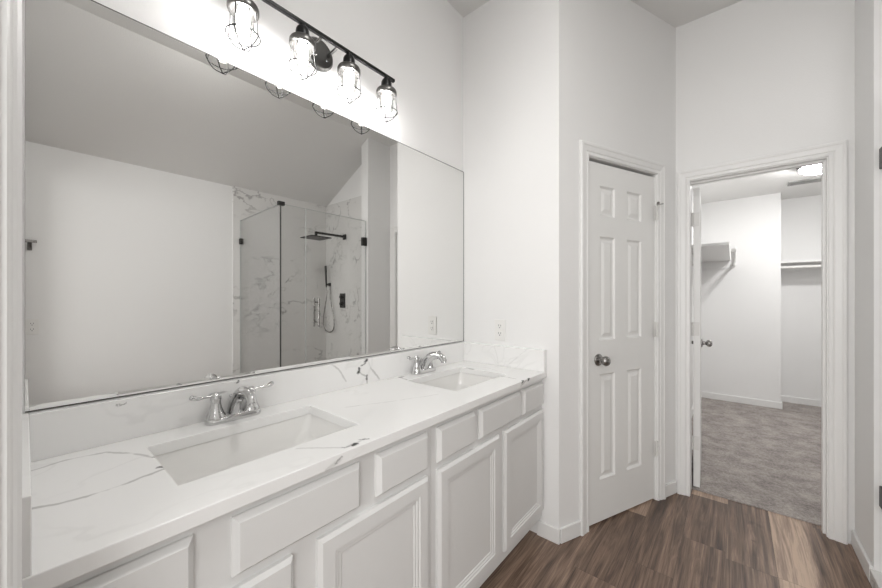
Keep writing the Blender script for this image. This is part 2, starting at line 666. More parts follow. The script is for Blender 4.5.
# ---------------------------------------------------------------- plan of the place (metres)
D = 1.29            # mirror wall (y)
EX = 1.753           # end wall of the vanity niche (x)
P0 = Vector((1.759, 0.684, 0))       # outer corner: niche end wall / slanted door wall
P1 = Vector((2.705, 0.288, 0))      # inner corner: door wall / closet wall
CX = 2.705          # closet wall (x)
RY = -0.47          # short wall beside the shower (y)
BY = -1.54          # wall opposite the mirror (y)
CH = 3.0            # flat ceiling
dw = (P1 - P0)
DWL = dw.length
DWA = math.atan2(dw.y, dw.x)

# ---------------------------------------------------------------- shell
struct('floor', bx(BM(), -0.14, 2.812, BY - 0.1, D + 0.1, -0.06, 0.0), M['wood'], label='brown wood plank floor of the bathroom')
struct('floor_bedroom', bx(BM(), -2.7, -0.14, -2.4, 2.2, -0.06, 0.0), M['bedfloor'])
struct('carpet', bx(BM(), 2.812, 6.0, -1.45, 1.0, -0.06, 0.006), M['carpet'], label='grey cut pile carpet inside the walk-in closet')
struct('wall_vanity', bx(BM(), -0.14, 1.90, D, D + 0.12, 0, 3.1), M['wall'])
struct('wall_niche', prism(BM(), [(EX, D), (EX, P0.y), (EX + 0.13, P0.y - 0.0546), (EX + 0.13, D)], 0, 3.1), M['wall'])

# slanted wall with the six panel door: local x along the wall, room on the -y side
bm = BM()
bx(bm, 0.12, 0.192, 0, 0.12, 0, 3.1)
bx(bm, 0.838, DWL + 0.02, 0, 0.12, 0, 3.1)
bx(bm, 0.192, 0.838, 0, 0.12, 2.036, 3.1)
struct('wall_linen', bm, M['wall'], loc=P0, rotz=DWA)

# closet wall: local x runs along -y
bm = BM()
bx(bm, -0.10, 0.058, 0, 0.107, 0, 3.1)
bx(bm, 0.684, 0.80, 0, 0.107, 0, 3.1)
bx(bm, 0.058, 0.684, 0, 0.107, 2.012, 3.1)
struct('wall_closet', bm, M['wall'], loc=(CX, 0.29, 0), rotz=R(-90))
struct('wall_shower_stub', bx(BM(), 2.392, CX + 0.05, RY - 0.115, RY, 0, 3.1), M['wall'])
struct('wall_shower_end', bx(BM(), 2.55, 2.66, BY - 0.1, RY - 0.115, 0, 3.1), M['wall'])
struct('wall_back', bx(BM(), -0.14, 2.55, BY - 0.1, BY, 0, 2.5), M['wall'])
bm = BM()
bx(bm, -0.14, -0.02, 0.632, D, 0, 3.1)
bx(bm, -0.14, -0.02, BY, -1.42, 0, 3.1)
bx(bm, -0.14, -0.02, -0.42, -0.30, 0, 3.1)
bx(bm, -0.14, -0.02, -1.42, -0.42, 0, 0.5)  # below the opening invented to let the side fill light in
bx(bm, -0.14, -0.02, -1.42, -0.42, 2.2, 3.1)
bx(bm, -0.14, -0.02, -0.30, 0.632, 2.05, 3.1)
struct('wall_entry', bm, M['wall'])
bm = BM()
y1 = -0.45
prism_pts = [(BY - 0.1, 2.449 - 0.057), (BY - 0.1, 2.55), (y1, 3.12), (D + 0.12, 3.12), (D + 0.12, CH), (y1, CH)]
lo = [bm.verts.new((-0.14, a, c)) for a, c in prism_pts]
hi = [bm.verts.new((2.82, a, c)) for a, c in prism_pts]
bm.faces.new(lo)
bm.faces.new(hi[::-1])
for i in range(6):
    j = (i + 1) % 6
    bm.faces.new((lo[i], hi[i], hi[j], lo[j]))
struct('ceiling', bm, M['ceiling'], label='off-white vaulted bathroom ceiling')

bm = BM()  # frame of the added window opening, invented to admit fill light
bx(bm, -0.12, -0.03, -1.42, -1.38, 0.5, 2.2); bx(bm, -0.12, -0.03, -0.46, -0.42, 0.5, 2.2)
bx(bm, -0.12, -0.03, -1.38, -0.46, 0.5, 0.54); bx(bm, -0.12, -0.03, -1.38, -0.46, 2.16, 2.2)
struct('added_window_1', bm, M['trim'], label='white frame round the added opening for the fill light, in the entry wall behind the camera')

# adjoining bedroom shell, behind the camera
struct('wall_bedroom_far', bx(BM(), -2.8, -2.7, -2.4, 2.2, 0, 2.7), M['wall'])
struct('wall_bedroom_north', bx(BM(), -2.7, -0.14, 2.2, 2.3, 0, 2.7), M['wall'])
struct('wall_bedroom_south', bx(BM(), -2.7, -0.14, -2.5, -2.4, 0, 2.7), M['wall'])
struct('ceiling_bedroom', bx(BM(), -2.8, -0.14, -2.5, 2.3, 2.7, 2.8), M['ceiling'])

# closet shell
struct('wall_closet_left', bx(BM(), 2.812, 5.55, 0.345, 0.445, 0, 2.43), M['wall'])
bm = BM()
bx(bm, 5.45, 5.95, -0.405, 0.345, 0, 2.43)
struct('wall_closet_back', bm, M['wall'])
struct('wall_closet_recess', bx(BM(), 5.85, 5.97, -1.42, -0.405, 0, 2.43), M['wall'])
struct('wall_closet_right', bx(BM(), 2.69, 5.85, -1.42, -1.3, 0, 2.43), M['wall'])
struct('wall_closet_front', bx(BM(), 2.69, 2.812, -1.3, -0.51, 0, 2.43), M['wall'])
struct('ceiling_closet', bx(BM(), 2.79, 6.0, -1.45, 0.5, 2.43, 2.52), M['ceiling'], label='low ceiling of the walk-in closet')

# marble cladding of the shower
struct('wall_shower_tile_back', bx(BM(), 1.435, 2.55, BY, BY + 0.011, 0.0, 2.452), M['tile'], label='marble tile on the back wall of the shower')
struct('wall_shower_tile_end', bx(BM(), 2.539, 2.55, BY + 0.011, RY - 0.115, 0.0, 2.452), M['tile'], label='marble tile on the end wall of the shower')
struct('trim_shower_tile', bx(BM(), 1.428, 1.435, BY, BY + 0.013, 0.0, 2.44), M['tile'])
struct('trim_shower_curb', bx(BM(), 1.42, 2.391, RY - 0.10, RY + 0.012, 0.0, 0.065, 0.004), M['tile'], label='low marble curb under the shower glass')


# baseboards
def base(bm, x0, x1, y0, y1, h=0.078):
    bx(bm, x0, x1, y0, y1, 0, h, 0.004)


bm = BM(); base(bm, EX - 0.012, EX, P0.y - 0.006, 0.80)
struct('baseboard_niche', bm, M['trim'])
bm = BM(); base(bm, 0.0, 0.148, -0.012, 0.0); base(bm, 0.893, DWL - 0.008, -0.012, 0.0)
struct('baseboard_linen', bm, M['trim'], loc=P0, rotz=DWA)
bm = BM(); base(bm, 2.392, CX, RY, RY + 0.013)
struct('baseboard_shower', bm, M['trim'])
bm = BM(); base(bm, 5.437, 5.45, -0.417, 0.345); base(bm, 5.45, 5.85, -0.417, -0.405)
struct('baseboard_closet_back', bm, M['trim'])
bm = BM(); base(bm, 5.837, 5.85, -1.3, -0.417)
struct('baseboard_closet_recess', bm, M['trim'])
bm = BM(); base(bm, 2.83, 5.437, 0.333, 0.345)
struct('baseboard_closet_left', bm, M['trim'])
bm = BM(); base(bm, 0.0, 1.428, BY, BY + 0.012)
struct('baseboard_back', bm, M['trim'])


# door casings
def casing(bm, tl, tr, zt, width=0.068):
    prof = [(0.0, 0.0), (0.0, 0.008), (0.004, 0.010), (0.014, 0.010), (0.018, 0.0075), (0.024, 0.012), (0.046, 0.015), (0.052, 0.0185), (width - 0.005, 0.0185), (width, 0.014), (width, 0.0)]
    rr = [[(tl - s, -d, 0.0), (tl - s, -d, zt + s), (tr + s, -d, zt + s), (tr + s, -d, 0.0)] for s, d in prof]
    L = [[bm.verts.new(p) for p in r] for r in rr]
    for p, q in zip(L[:-1], L[1:]):
        for j in range(3):
            bm.faces.new((p[j], p[j + 1], q[j + 1], q[j]))
    bm.faces.new([r[0] for r in L])
    bm.faces.new([r[3] for r in L])
    return bm


def jamb(bm, tl, tr, zt, depth, th=0.02):
    bx(bm, tl - th, tl, 0, depth, 0, zt + th)
    bx(bm, tr, tr + th, 0, depth, 0, zt + th)
    bx(bm, tl, tr, 0, depth, zt, zt + th)


struct('trim_1', casing(BM(), 0.209, 0.823, 2.022), M['trim'], loc=P0, rotz=DWA, label='moulded casing round the closed six panel door')
bm = BM(); jamb(bm, 0.2135, 0.818, 2.018, 0.12)
struct('trim_2', bm, M['trim'], loc=P0, rotz=DWA)
struct('trim_3', casing(BM(), 0.077, 0.669, 1.996, 0.066), M['trim'], loc=(CX, 0.29, 0), rotz=R(-90), label='moulded casing round the open closet doorway')
bm = BM(); jamb(bm, 0.078, 0.664, 1.991, 0.107)
bx(bm, 0.653, 0.664, 0.03, 0.065, 0, 1.991); bx(bm, 0.078, 0.653, 0.03, 0.065, 1.980, 1.991)
struct('trim_4', bm, M['trim'], loc=(CX, 0.29, 0), rotz=R(-90))
struct('trim_5', casing(BM(), -0.285, 0.617, 2.035), M['trim'], loc=(-0.021, 0, 0), rotz=R(90), label='door casing at the left edge beside the countertop')
bm = BM(); jamb(bm, -0.28, 0.612, 2.03, 0.12)
struct('trim_6', bm, M['trim'], loc=(-0.02, 0, 0), rotz=R(90))

# ---------------------------------------------------------------- doors
PANELS_Z = [(0.243, 0.830), (1.018, 1.598), (1.713, 1.880)]


def door_bm(w, h, cols, y0=0.0, th=0.035):
    """six panel slab, x 0..w, front face at y0, back at y0+th"""
    bm = BM()
    holes = [(a, c, z0, z1) for a, c in cols for z0, z1 in PANELS_Z]
    ring = [(0.0, 0.0), (0.010, -0.009), (0.022, -0.009), (0.040, -0.002)]
    for y, s in ((y0, 1), (y0 + th, -1)):
        holed_face(bm, 0, w, 0.012, h, holes, y)
        for a, c, z0, z1 in holes:
            rr = [rect_ring(a, c, z0, z1, i, y - p * s) for i, p in ring]
            rings_fill(bm, rr, True)
    for (x0, z0), (x1, z1) in (((0, 0.012), (w, 0.012)), ((w, 0.012), (w, h)), ((w, h), (0, h)), ((0, h), (0, 0.012))):
        bm.faces.new([bm.verts.new(p) for p in ((x0, y0, z0), (x1, y0, z1), (x1, y0 + th, z1), (x0, y0 + th, z0))])
    bmesh.ops.remove_doubles(bm, verts=bm.verts[:], dist=1e-5)
    return bm


def knob_bm(bm, x, z, y, s):
    """round door knob; s=-1 points to -y"""
    prof = [(0.0, 0.0), (0.033, 0.0), (0.033, 0.004), (0.028, 0.009), (0.014, 0.012), (0.012, 0.026), (0.017, 0.032), (0.025, 0.040), (0.0275, 0.050), (0.024, 0.060), (0.014, 0.067), (0.0, 0.069)]
    lathe(bm, prof, (0, s, 0), (x, y, z), 28, False)


def hinge_bm(x, z, y):
    bm = BM()
    for k in range(3):
        lathe(bm, [(0.0065, -0.045 + k * 0.0303), (0.0065, -0.0165 + k * 0.0303)], (0, 0, 1), (x, y, z), 12)
    bx(bm, x - 0.022, x + 0.022, y + 0.004, y + 0.008, z - 0.045, z + 0.045, 0.002)
    return bm


DW, DH = 0.6005, 2.003
root = thing('door_1', 'closed white six panel door with a pewter knob', 'door', P0 + Vector((math.cos(DWA), math.sin(DWA), 0)) * 0.2155, DWA, kind='structure')
obj('door_slab', door_bm(DW, DH, [(0.100, 0.230), (0.334, 0.470)], 0.010), M['door'], root)
bm = BM(); knob_bm(bm, 0.088, 0.912, 0.010, -1)
obj('door_knob', bm, M['nickel'], root, 40)
for k, z in enumerate((1.78, 1.06, 0.325)):
    h = obj('hinge', hinge_bm(0.602, z, -0.005), M['hinge'], root, 40)
    if k == 0:
        bm = BM()
        tube(bm, [(0.600, -0.008, z + 0.05), (0.618, -0.035, z + 0.052)], 0.004)
        tube(bm, [(0.600, -0.008, z + 0.05), (0.570, -0.030, z + 0.05)], 0.003)
        lathe(bm, [(0.0, 0.0), (0.008, 0.0), (0.008, 0.006), (0, 0.006)], (-0.6, -0.8, 0), (0.570, -0.030, z + 0.05), 12, False)
        obj('hinge_door_stop', bm, M['nickel'], h, 40)

# open leaf of the closet door: hinged on the left jamb, swung into the closet
root = thing('door_2', 'open closet door seen edge-on at the left jamb', 'door', (2.838, 0.205, 0), R(2.6), kind='structure')
bm = door_bm(0.585, 1.978, [(0.095, 0.225), (0.335, 0.475)], -0.035)
obj('door_slab', bm, M['door'], root)
bm = BM(); knob_bm(bm, 0.52, 0.905, -0.035, -1); knob_bm(bm, 0.52, 0.905, 0.0, 1)
obj('door_knob', bm, M['nickel'], root, 40)
for z in (1.77, 1.05, 0.3):
    bm = BM()
    for k in range(3):
        lathe(bm, [(0.0065, -0.045 + k * 0.0303), (0.0065, -0.0165 + k * 0.0303)], (0, 0, 1), (-0.008, 0.004, z), 12)
    bx(bm, -0.003, 0.0, -0.032, 0.0, z - 0.045, z + 0.045)
    obj('hinge', bm, M['hinge'], root, 40)

# ---------------------------------------------------------------- vanity
FY = 0.775          # face frame plane (front), doors stand 18 mm proud
CT0, CT1 = 0.842, 0.872
DOOR_R = [(0.0, 0.0), (0.0, 0.010), (0.009, 0.018), (0.044, 0.018), (0.047, 0.0145), (0.054, 0.0145), (0.057, 0.0115), (0.064, 0.0115), (0.067, 0.009)]
DRAW_R = [(0.0, 0.0), (0.0, 0.006), (0.011, 0.018)]


def vanity(name, label, x0, x1, drawers, doors, loc):
    root = thing(name, label, 'cabinet', loc)
    ox, oy = loc[0], loc[1]
    bm = BM()
    depth = D - 0.005
    # carcass: sides, bottom, back; face frame in front
    bx(bm, x0, x0 + 0.016, FY + 0.02, depth, 0.105, CT0)
    bx(bm, x1 - 0.016, x1, FY + 0.02, depth, 0.105, CT0)
    bx(bm, x0 + 0.016, x1 - 0.016, FY + 0.02, depth, 0.105, 0.121)
    bx(bm, x0 + 0.016, x1 - 0.016, depth - 0.008, depth, 0.121, CT0)
    bmesh.ops.translate(bm, vec=(-ox, -oy, 0), verts=bm.verts[:])
    obj('carcass', bm, M['cabinet'], root)
    bm = BM()
    holes = [(a + 0.012, c - 0.012, 0.71, 0.805) for a, c in drawers] + [(a + 0.012, c - 0.012, 0.162, 0.662) for a, c in doors]
    holed_face(bm, x0, x1, 0.105, CT0, holes, FY)
    g = bmesh.ops.extrude_face_region(bm, geom=bm.faces[:])
    bmesh.ops.translate(bm, vec=(0, 0.02, 0), verts=[v for v in g['geom'] if isinstance(v, bmesh.types.BMVert)])
    bmesh.ops.translate(bm, vec=(-ox, -oy, 0), verts=bm.verts[:])
    obj('face_frame', bm, M['cabinet'], root)
    bm = BM()
    bx(bm, x0 + 0.0, x1, FY + 0.075, FY + 0.09, 0.0, 0.105)
    bmesh.ops.translate(bm, vec=(-ox, -oy, 0), verts=bm.verts[:])
    obj('toe_kick', bm, M['cabinet'], root)
    for a, c in drawers:
        bm = BM()
        panel(bm, a, c, 0.698, 0.818, DRAW_R, FY, True)
        bmesh.ops.translate(bm, vec=(-ox, -oy, 0), verts=bm.verts[:])
        obj('drawer_front', bm, M['cabinet'], root)
    for a, c in doors:
        bm = BM()
        panel(bm, a, c, 0.149, 0.675, DOOR_R, FY, True)
        bmesh.ops.translate(bm, vec=(-ox, -oy, 0), verts=bm.verts[:])
        obj('cabinet_door', bm, M['cabinet'], root)
    return root


vanity('vanity_cabinet', 'left grey-white vanity cabinet under the nearer sink', -0.018, 0.8705,
       [(0.028, 0.201), (0.266, 0.576), (0.634, 0.846)], [(0.028, 0.390), (0.452, 0.846)], (0.43, 1.03, 0))
vanity('vanity_cabinet', 'right grey-white vanity cabinet under the far sink, beside the door', 0.8715, 1.751,
       [(0.896, 1.116), (1.150, 1.486), (1.518, 1.738)], [(0.896, 1.295), (1.339, 1.738)], (1.31, 1.03, 0))

SINKS = [(0.203, 0.655, 0.876, 1.163), (1.142, 1.555, 0.876, 1.163)]
CF = 0.748
root = thing('countertop', 'white quartz countertop with grey veins over both cabinets', 'countertop', (0.87, 1.0, CT0))
off = Vector((-0.87, -1.0, -CT0))
bm = holed_slab(BM(), -0.02, EX, CF, D, CT0, CT1, SINKS)
bmesh.ops.translate(bm, vec=off, verts=bm.verts[:])
obj('quartz_slab', bm, M['quartz'], root, bevel=0.002)
bm = bx(BM(), 0.006, 1.723, 1.262, D, CT1, 0.984, 0.0015)
bmesh.ops.translate(bm, vec=off, verts=bm.verts[:])
obj('backsplash', bm, M['quartz'], root)
for a, c in ((-0.02, 0.006), (1.723, EX)):
    bm = bx(BM(), a, c, CF + 0.001, D, CT1, 0.984, 0.0015)
    bmesh.ops.translate(bm, vec=off, verts=bm.verts[:])
    obj('side_splash', bm, M['quartz'], root)


def rrect(x0, x1, y0, y1, r, z, k=6):
    out = []
    for cx, cy, a0 in ((x1 - r, y1 - r, 0), (x0 + r, y1 - r, 90), (x0 + r, y0 + r, 180), (x1 - r, y0 + r, 270)):
        for i in range(k + 1):
            a = R(a0 + 90 * i / k)
            out.append((cx + r * math.cos(a), cy + r * math.sin(a), z))
    return out


for (x0, x1, y0, y1), lab in zip(SINKS, ('nearer rectangular white undermount sink', 'far rectangular white undermount sink, by the end wall')):
    cx, cy = (x0 + x1) / 2, (y0 + y1) / 2
    root = thing('undermount_sink', lab, 'sink', (cx, cy, 0.70))
    a, c = x1 - cx, y1 - cy
    T = CT0 - 0.70 - 0.0005
    rings = []
    # outside from the drain up to the rim, then the inside down again
    prof = [(0.10, 0.012, 0.05), (0.035, 0.03, 0.04), (-0.012, T - 0.012, 0.02), (-0.022, T - 0.010, 0.02), (-0.022, T, 0.02), (-0.004, T, 0.014), (0.0, T - 0.012, 0.02),
            (0.010, T - 0.05, 0.03), (0.022, T - 0.085, 0.04), (0.045, T - 0.115, 0.05), (0.085, T - 0.126, 0.05)]
    for ins, z, r in prof:
        rings.append(rrect(-a + (ins * 1.9 if ins > 0 else ins), a - (ins * 1.9 if ins > 0 else ins), -c + ins, c - ins, r, z))
    rings.append([(p[0] * 0.15, p[1] * 0.22, T - 0.129) for p in rings[-1]])
    bm = BM()
    rings_fill(bm, rings, True, True)
    obj('basin', bm, M['porcelain'], root, 50)
    bm = lathe(BM(), [(0.0, -0.02), (0.021, -0.02), (0.021, 0.002), (0.017, 0.003), (0.013, 0.0), (0.0, -0.001)], (0, 0, 1), (0, 0, T - 0.128), 20, False)
    obj('drain', bm, M['chrome'], root, 40)


# faucets
def faucet(label, loc):
    root = thing('faucet', label, 'faucet', loc, 0, 'chrome faucets behind the sinks')
    bm = BM()
    rings_fill(bm, [rrect(-0.080 + i, 0.080 - i, -0.028 + i * 0.6, 0.028 - i * 0.6, 0.027 - i * 0.6, z, 8) for i, z in
                    ((0.0, 0.0), (-0.001, 0.006), (0.0, 0.011), (0.005, 0.016), (0.014, 0.020))], True, True)
    obj('base_plate', bm, M['chrome'], root, 45)
    for s in (-1, 1):
        bm = BM()
        lathe(bm, [(0.0, 0.012), (0.0265, 0.014), (0.0265, 0.02), (0.022, 0.030), (0.0165, 0.046), (0.0135, 0.062), (0.0140, 0.068), (0.0155, 0.072), (0.0150, 0.080), (0.0115, 0.087), (0.006, 0.091), (0.0, 0.092)],
              (0, 0, 1), (s * 0.051, 0, 0), 24, False)
        h = obj('handle', bm, M['chrome'], root, 40)
        bm = BM()
        pts = smooth_path([(s * 0.051, 0, 0.078), (s * 0.066, -0.002, 0.083), (s * 0.084, -0.004, 0.084), (s * 0.102, -0.006, 0.085), (s * 0.117, -0.008, 0.091)], 5)
        n = len(pts)
        tube(bm, pts, [0.0085 - 0.0035 * math.sin(PI * min(1, i / n * 1.25)) + (0.001 if i > n - 5 else 0) for i in range(n)], 12, flat=0.75)
        lathe(bm, [(0.0, -0.006), (0.005, -0.004), (0.007, 0.0), (0.005, 0.004), (0.0, 0.006)], (s, 0, 0.3), pts[-1], 12, False)
        obj('lever', bm, M['chrome'], h, 50)
    bm = BM()
    pts = smooth_path([(0, 0.004, 0.010), (0, -0.002, 0.034), (0, -0.022, 0.064), (0, -0.056, 0.088), (0, -0.094, 0.096), (0, -0.124, 0.088), (0, -0.138, 0.070)], 6)
    n = len(pts)
    wid = [0.027 - 0.010 * min(1, i / (n * 0.7)) for i in range(n)]
    tube(bm, pts, wid, 24, flat=0.72)
    lathe(bm, [(0.0, -0.004), (0.0105, -0.004), (0.0105, 0.006), (0.0, 0.006)], (0, -0.45, -0.9), pts[-1], 18, False)
    obj('spout', bm, M['chrome'], root, 60)
    bm = BM()
    lathe(bm, [(0.0025, 0.015), (0.0025, 0.062)], (0, 0, 1), (0, 0.024, 0), 8)
    lathe(bm, [(0.0, 0.060), (0.005, 0.062), (0.006, 0.067), (0.004, 0.072), (0, 0.073)], (0, 0, 1), (0, 0.024, 0), 12, False)
    obj('lift_rod', bm, M['chrome'], root, 40)
    return root


faucet('two-lever chrome faucet behind the nearer sink', (0.430, 1.226, CT1 + 0.0006))
faucet('two-lever chrome faucet behind the far sink', (1.322, 1.226, CT1 + 0.0006))

# mirror
root = thing('wall_mirror', 'large frameless mirror above the countertop, reaching to the end wall', 'mirror', (0.88, D, 0.986))
bm = BM()       # pane with a polished bevel along its bottom edge
prof = [(-0.0008, 0.0020), (-0.0034, 0.0020), (-0.0047, 0.0150), (-0.0047, 1.048), (-0.0008, 1.048)]
rings_fill(bm, [[(x, y, z) for y, z in prof] for x in (-0.88, 0.870)], True, True)
obj('mirror_glass', bm, M['mirror'], root)
bm = bx(BM(), -0.88, 0.870, -0.0045, 0.0, 0.0, 0.0022)
obj('bottom_channel', bm, M['plate_metal'], root)
bm = BM()
bx(bm, -0.88, 0.870, -0.0052, 0.0, 1.048, 1.0505)
bx(bm, 0.870, 0.873, -0.0056, 0.0, 0.0, 1.0505)
obj('mirror_edge', bm, M['plate_metal'], root)

# ---------------------------------------------------------------- vanity light
LX = (0.446, 0.645, 0.844, 1.043)
LY = 1.195
BZ = 2.252
root = thing('vanity_light', 'black bar light with four wire cage lamps above the mirror', 'light', (0.73, D, 2.24))


def L(p):
    return Vector(p) - Vector((0.73, D, 2.24))


bm = bx(BM(), 0.40, 1.089, LY - 0.007, LY + 0.007, BZ - 0.008, BZ + 0.005, 0.0015)
bmesh.ops.translate(bm, vec=L((0, 0, 0)), verts=bm.verts[:])
obj('bar', bm, M['fixture_black'], root)
bm = lathe(BM(), [(0.0, 0.0), (0.062, 0.0), (0.062, 0.012), (0.055, 0.019), (0.0, 0.021)], (0, -1, 0), L((0.762, D, 2.238)), 40, False)
obj('wall_plate', bm, M['plate_metal'], root, 30)
for dx, dz in ((-0.012, -0.02), (0.012, -0.02)):
    bm = lathe(BM(), [(0.0, 0.0), (0.004, 0.0), (0.004, 0.004), (0.0, 0.006)], (0, -1, 0), L((0.765 + dx * 2, D - 0.020, 2.238 + dz)), 12, False)
    obj('plate_screw', bm, M['chrome'], root, 40)
for dx in (-0.035, 0.035):
    bm = tube(BM(), [L((0.762 + dx, D - 0.015, 2.245)), L((0.762 + dx, LY + 0.005, BZ))], 0.0055, 10)
    obj('support_arm', bm, M['fixture_steel'], root, 50)
for x in LX:
    o3 = L((x, LY, 0))
    bm = BM()
    lathe(bm, [(0.0, 2.246), (0.010, 2.246), (0.011, 2.236), (0.018, 2.233), (0.0225, 2.224), (0.0235, 2.212), (0.0235, 2.200), (0.021, 2.198), (0.021, 2.190), (0.0, 2.190)], (0, 0, 1), o3, 28, False)
    s = obj('lamp_socket', bm, M['fixture_black'], root, 40)
    bm = BM()
    lathe(bm, [(0.021, 2.194), (0.032, 2.193), (0.042, 2.188), (0.0455, 2.181), (0.0455, 2.167), (0.0435, 2.163), (0.0395, 2.163), (0.0395, 2.175), (0.034, 2.181), (0.021, 2.184), (0.021, 2.194)], (0, 0, 1), o3, 36, False)
    obj('collar_ring', bm, M['fixture_steel'], s, 40)
    bm = BM()
    lathe(bm, [(0.031, 2.180), (0.031, 2.112), (0.028, 2.100), (0.018, 2.092), (0.0, 2.090)], (0, 0, 1), o3, 28, False)
    obj('glass_jar', bm, M['jar'], s, 60)
    bm = BM()
    lathe(bm, [(0.0, 2.189), (0.012, 2.188), (0.0125, 2.178), (0.0165, 2.166), (0.0195, 2.148), (0.018, 2.130), (0.011, 2.119), (0.0, 2.116)], (0, 0, 1), o3, 20, False)
    obj('bulb', bm, M['bulb'], s, 60)
    bm = BM()
    for k in range(4):
        a = k * PI / 2 + R(40)
        u = Vector((math.cos(a), math.sin(a), 0))
        pts = smooth_path([o3 + u * r + Vector((0, 0, z)) for r, z in ((0.0410, 2.172), (0.0420, 2.140), (0.0465, 2.098), (0.0465, 2.086), (0.028, 2.060), (0.0, 2.045))], 5)
        tube(bm, pts, 0.0019, 6)
    for r, z in ((0.0485, 2.090),):
        tube(bm, [o3 + Vector((math.cos(q * PI / 18) * r, math.sin(q * PI / 18) * r, z)) for q in range(36)], 0.0019, 6, True)
    obj('wire_cage', bm, M['cage_wire'], s, 60)


root = thing('ceiling_light', 'added unseen fill light on the high bathroom ceiling above the vanity', 'light', (0.80, 0.06, CH))  # unseen lamp, added to brighten the counter and walls from above
bm = lathe(BM(), [(0.0, 0.0), (0.19, 0.0), (0.19, -0.016), (0.175, -0.02), (0.0, -0.02)], (0, 0, 1), (0, 0, 0), 40, False)
obj('light_base', bm, M['fixture_steel'], root, 40)
bm = lathe(BM(), [(0.175, -0.0205), (0.168, -0.045), (0.14, -0.068), (0.08, -0.083), (0.0, -0.088)], (0, 0, 1), (0, 0, 0), 40, False)
obj('glass_dome', bm, M['fill_dome'], root, 60)

# ---------------------------------------------------------------- outlets, towel bar
def outlet(label, loc, rotz):
    """duplex outlet; local -y is the room"""
    root = thing('wall_outlet', label, 'outlet', loc, rotz, 'duplex outlets')
    obj('cover_plate', bx(BM(), -0.036, 0.036, -0.006, 0.0, -0.060, 0.060, 0.0025), M['plastic'], root)
    for z in (0.0215, -0.0215):
        bm = BM()
        rings_fill(bm, [[(p[0], y, p[1] + z) for p in [(q[0], q[1]) for q in rrect(-0.0165, 0.0165, -0.0145, 0.0145, 0.008, 0, 5)]] for y in (-0.005, -0.0085)], True, True)
        f = obj('receptacle', bm, M['plastic'], root)
        bm = BM()
        bx(bm, -0.0080, -0.0055, -0.0090, -0.0083, z + 0.000, z + 0.010)
        bx(bm, 0.0055, 0.0080, -0.0090, -0.0083, z + 0.000, z + 0.009)
        lathe(bm, [(0.0, 0.0), (0.003, 0.0), (0.003, 0.0007), (0.0, 0.0007)], (0, -1, 0), (0, -0.0083, z - 0.0075), 10, False)
        obj('slot', bm, M['slot'], f)
    return root


outlet('white outlet on the end wall above the countertop', (EX, 1.026, 1.071), R(-90))
outlet('white outlet on the wall opposite, seen in the mirror at lower left', (0.034, BY, 1.032), R(180))

root = thing('robe_hook', 'small metal robe hook on the wall opposite, seen at the left edge of the mirror', 'hook', (0.022, BY, 1.655), R(180))
bm = bx(BM(), -0.012, 0.012, -0.008, 0.0, -0.040, 0.020, 0.003)
obj('back_plate', bm, M['fixture_steel'], root)
obj('arm', tube(BM(), smooth_path([(0, -0.006, -0.022), (0, -0.030, -0.015), (0, -0.045, 0.010), (0, -0.050, 0.020)], 5), [0.010] * 16, 12, flat=0.6), M['fixture_steel'], root, 50)
obj('crossbar', bx(BM(), -0.036, 0.036, -0.062, -0.038, 0.016, 0.036, 0.004), M['nickel'], root)

# ---------------------------------------------------------------- shower
GY = -0.500         # plane of the front glass
GT = 2.085
root = thing('shower_enclosure', 'frameless glass shower enclosure reflected in the mirror', 'shower enclosure', (1.95, -1.0, 0))
G = lambda x, y, z=0: Vector((x - 1.95, y + 1.0, z))
GX0, GXS, GX1 = 1.452, 1.69, 2.381
GXW = 1.500          # foot of the return pane on the back wall


def gbox(x0, x1, y0, y1, z0, z1, bev=0.0):
    return bx(BM(), x0 - 1.95, x1 - 1.95, y0 + 1.0, y1 + 1.0, z0, z1, bev)


g = obj('fixed_panel', gbox(GX0, GXS - 0.002, GY - 0.005, GY + 0.005, 0.068, GT), M['glass'], root)
bm = prism(BM(), [(GX0 - 0.005 - 1.95, GY - 0.006 + 1.0), (GX0 + 0.005 - 1.95, GY - 0.006 + 1.0), (GXW + 0.005 - 1.95, BY + 1.013), (GXW - 0.005 - 1.95, BY + 1.013)], 0.068, GT)
obj('return_panel', bm, M['glass'], root)
dr = obj('glass_door', gbox(GXS + 0.002, GX1, GY - 0.005, GY + 0.005, 0.075, GT), M['glass'], root)
# dark edges / seals of the panes
obj('corner_seal', gbox(GX0 - 0.004, GX0 + 0.004, GY - 0.006, GY + 0.006, 0.065, GT), M['plate_metal'], root)
obj('door_seal', gbox(GXS - 0.0025, GXS + 0.0025, GY - 0.005, GY + 0.005, 0.068, GT), M['glass_edge'], root)
bm = BM()
for a in ((GX0, GX1, GY - 0.0045, GY + 0.0045, GT, GT + 0.003), (GXW - 0.005, GXW + 0.005, BY + 0.0125, BY + 0.017, 0.068, GT), (GX1 - 0.0005, GX1 + 0.0025, GY - 0.005, GY + 0.005, 0.075, GT)):
    bx(bm, a[0] - 1.95, a[1] - 1.95, a[2] + 1.0, a[3] + 1.0, a[4], a[5])
prism(bm, [(GX0 - 0.0045 - 1.95, GY + 1.0), (GX0 + 0.0045 - 1.95, GY + 1.0), (GXW + 0.0045 - 1.95, BY + 1.013), (GXW - 0.0045 - 1.95, BY + 1.013)], GT, GT + 0.003)
obj('glass_rim', bm, M['glass_edge'], root)
obj('corner_clamp', gbox(GX0 - 0.022, GX0 + 0.035, GY - 0.022, GY + 0.012, GT - 0.012, GT + 0.022, 0.003), M['black_metal'], root)
for z in (1.86, 0.395):
    h = obj('hinge', gbox(GX1 - 0.048, GX1 + 0.009, GY - 0.016, GY + 0.016, z - 0.045, z + 0.045, 0.003), M['black_metal'], root)
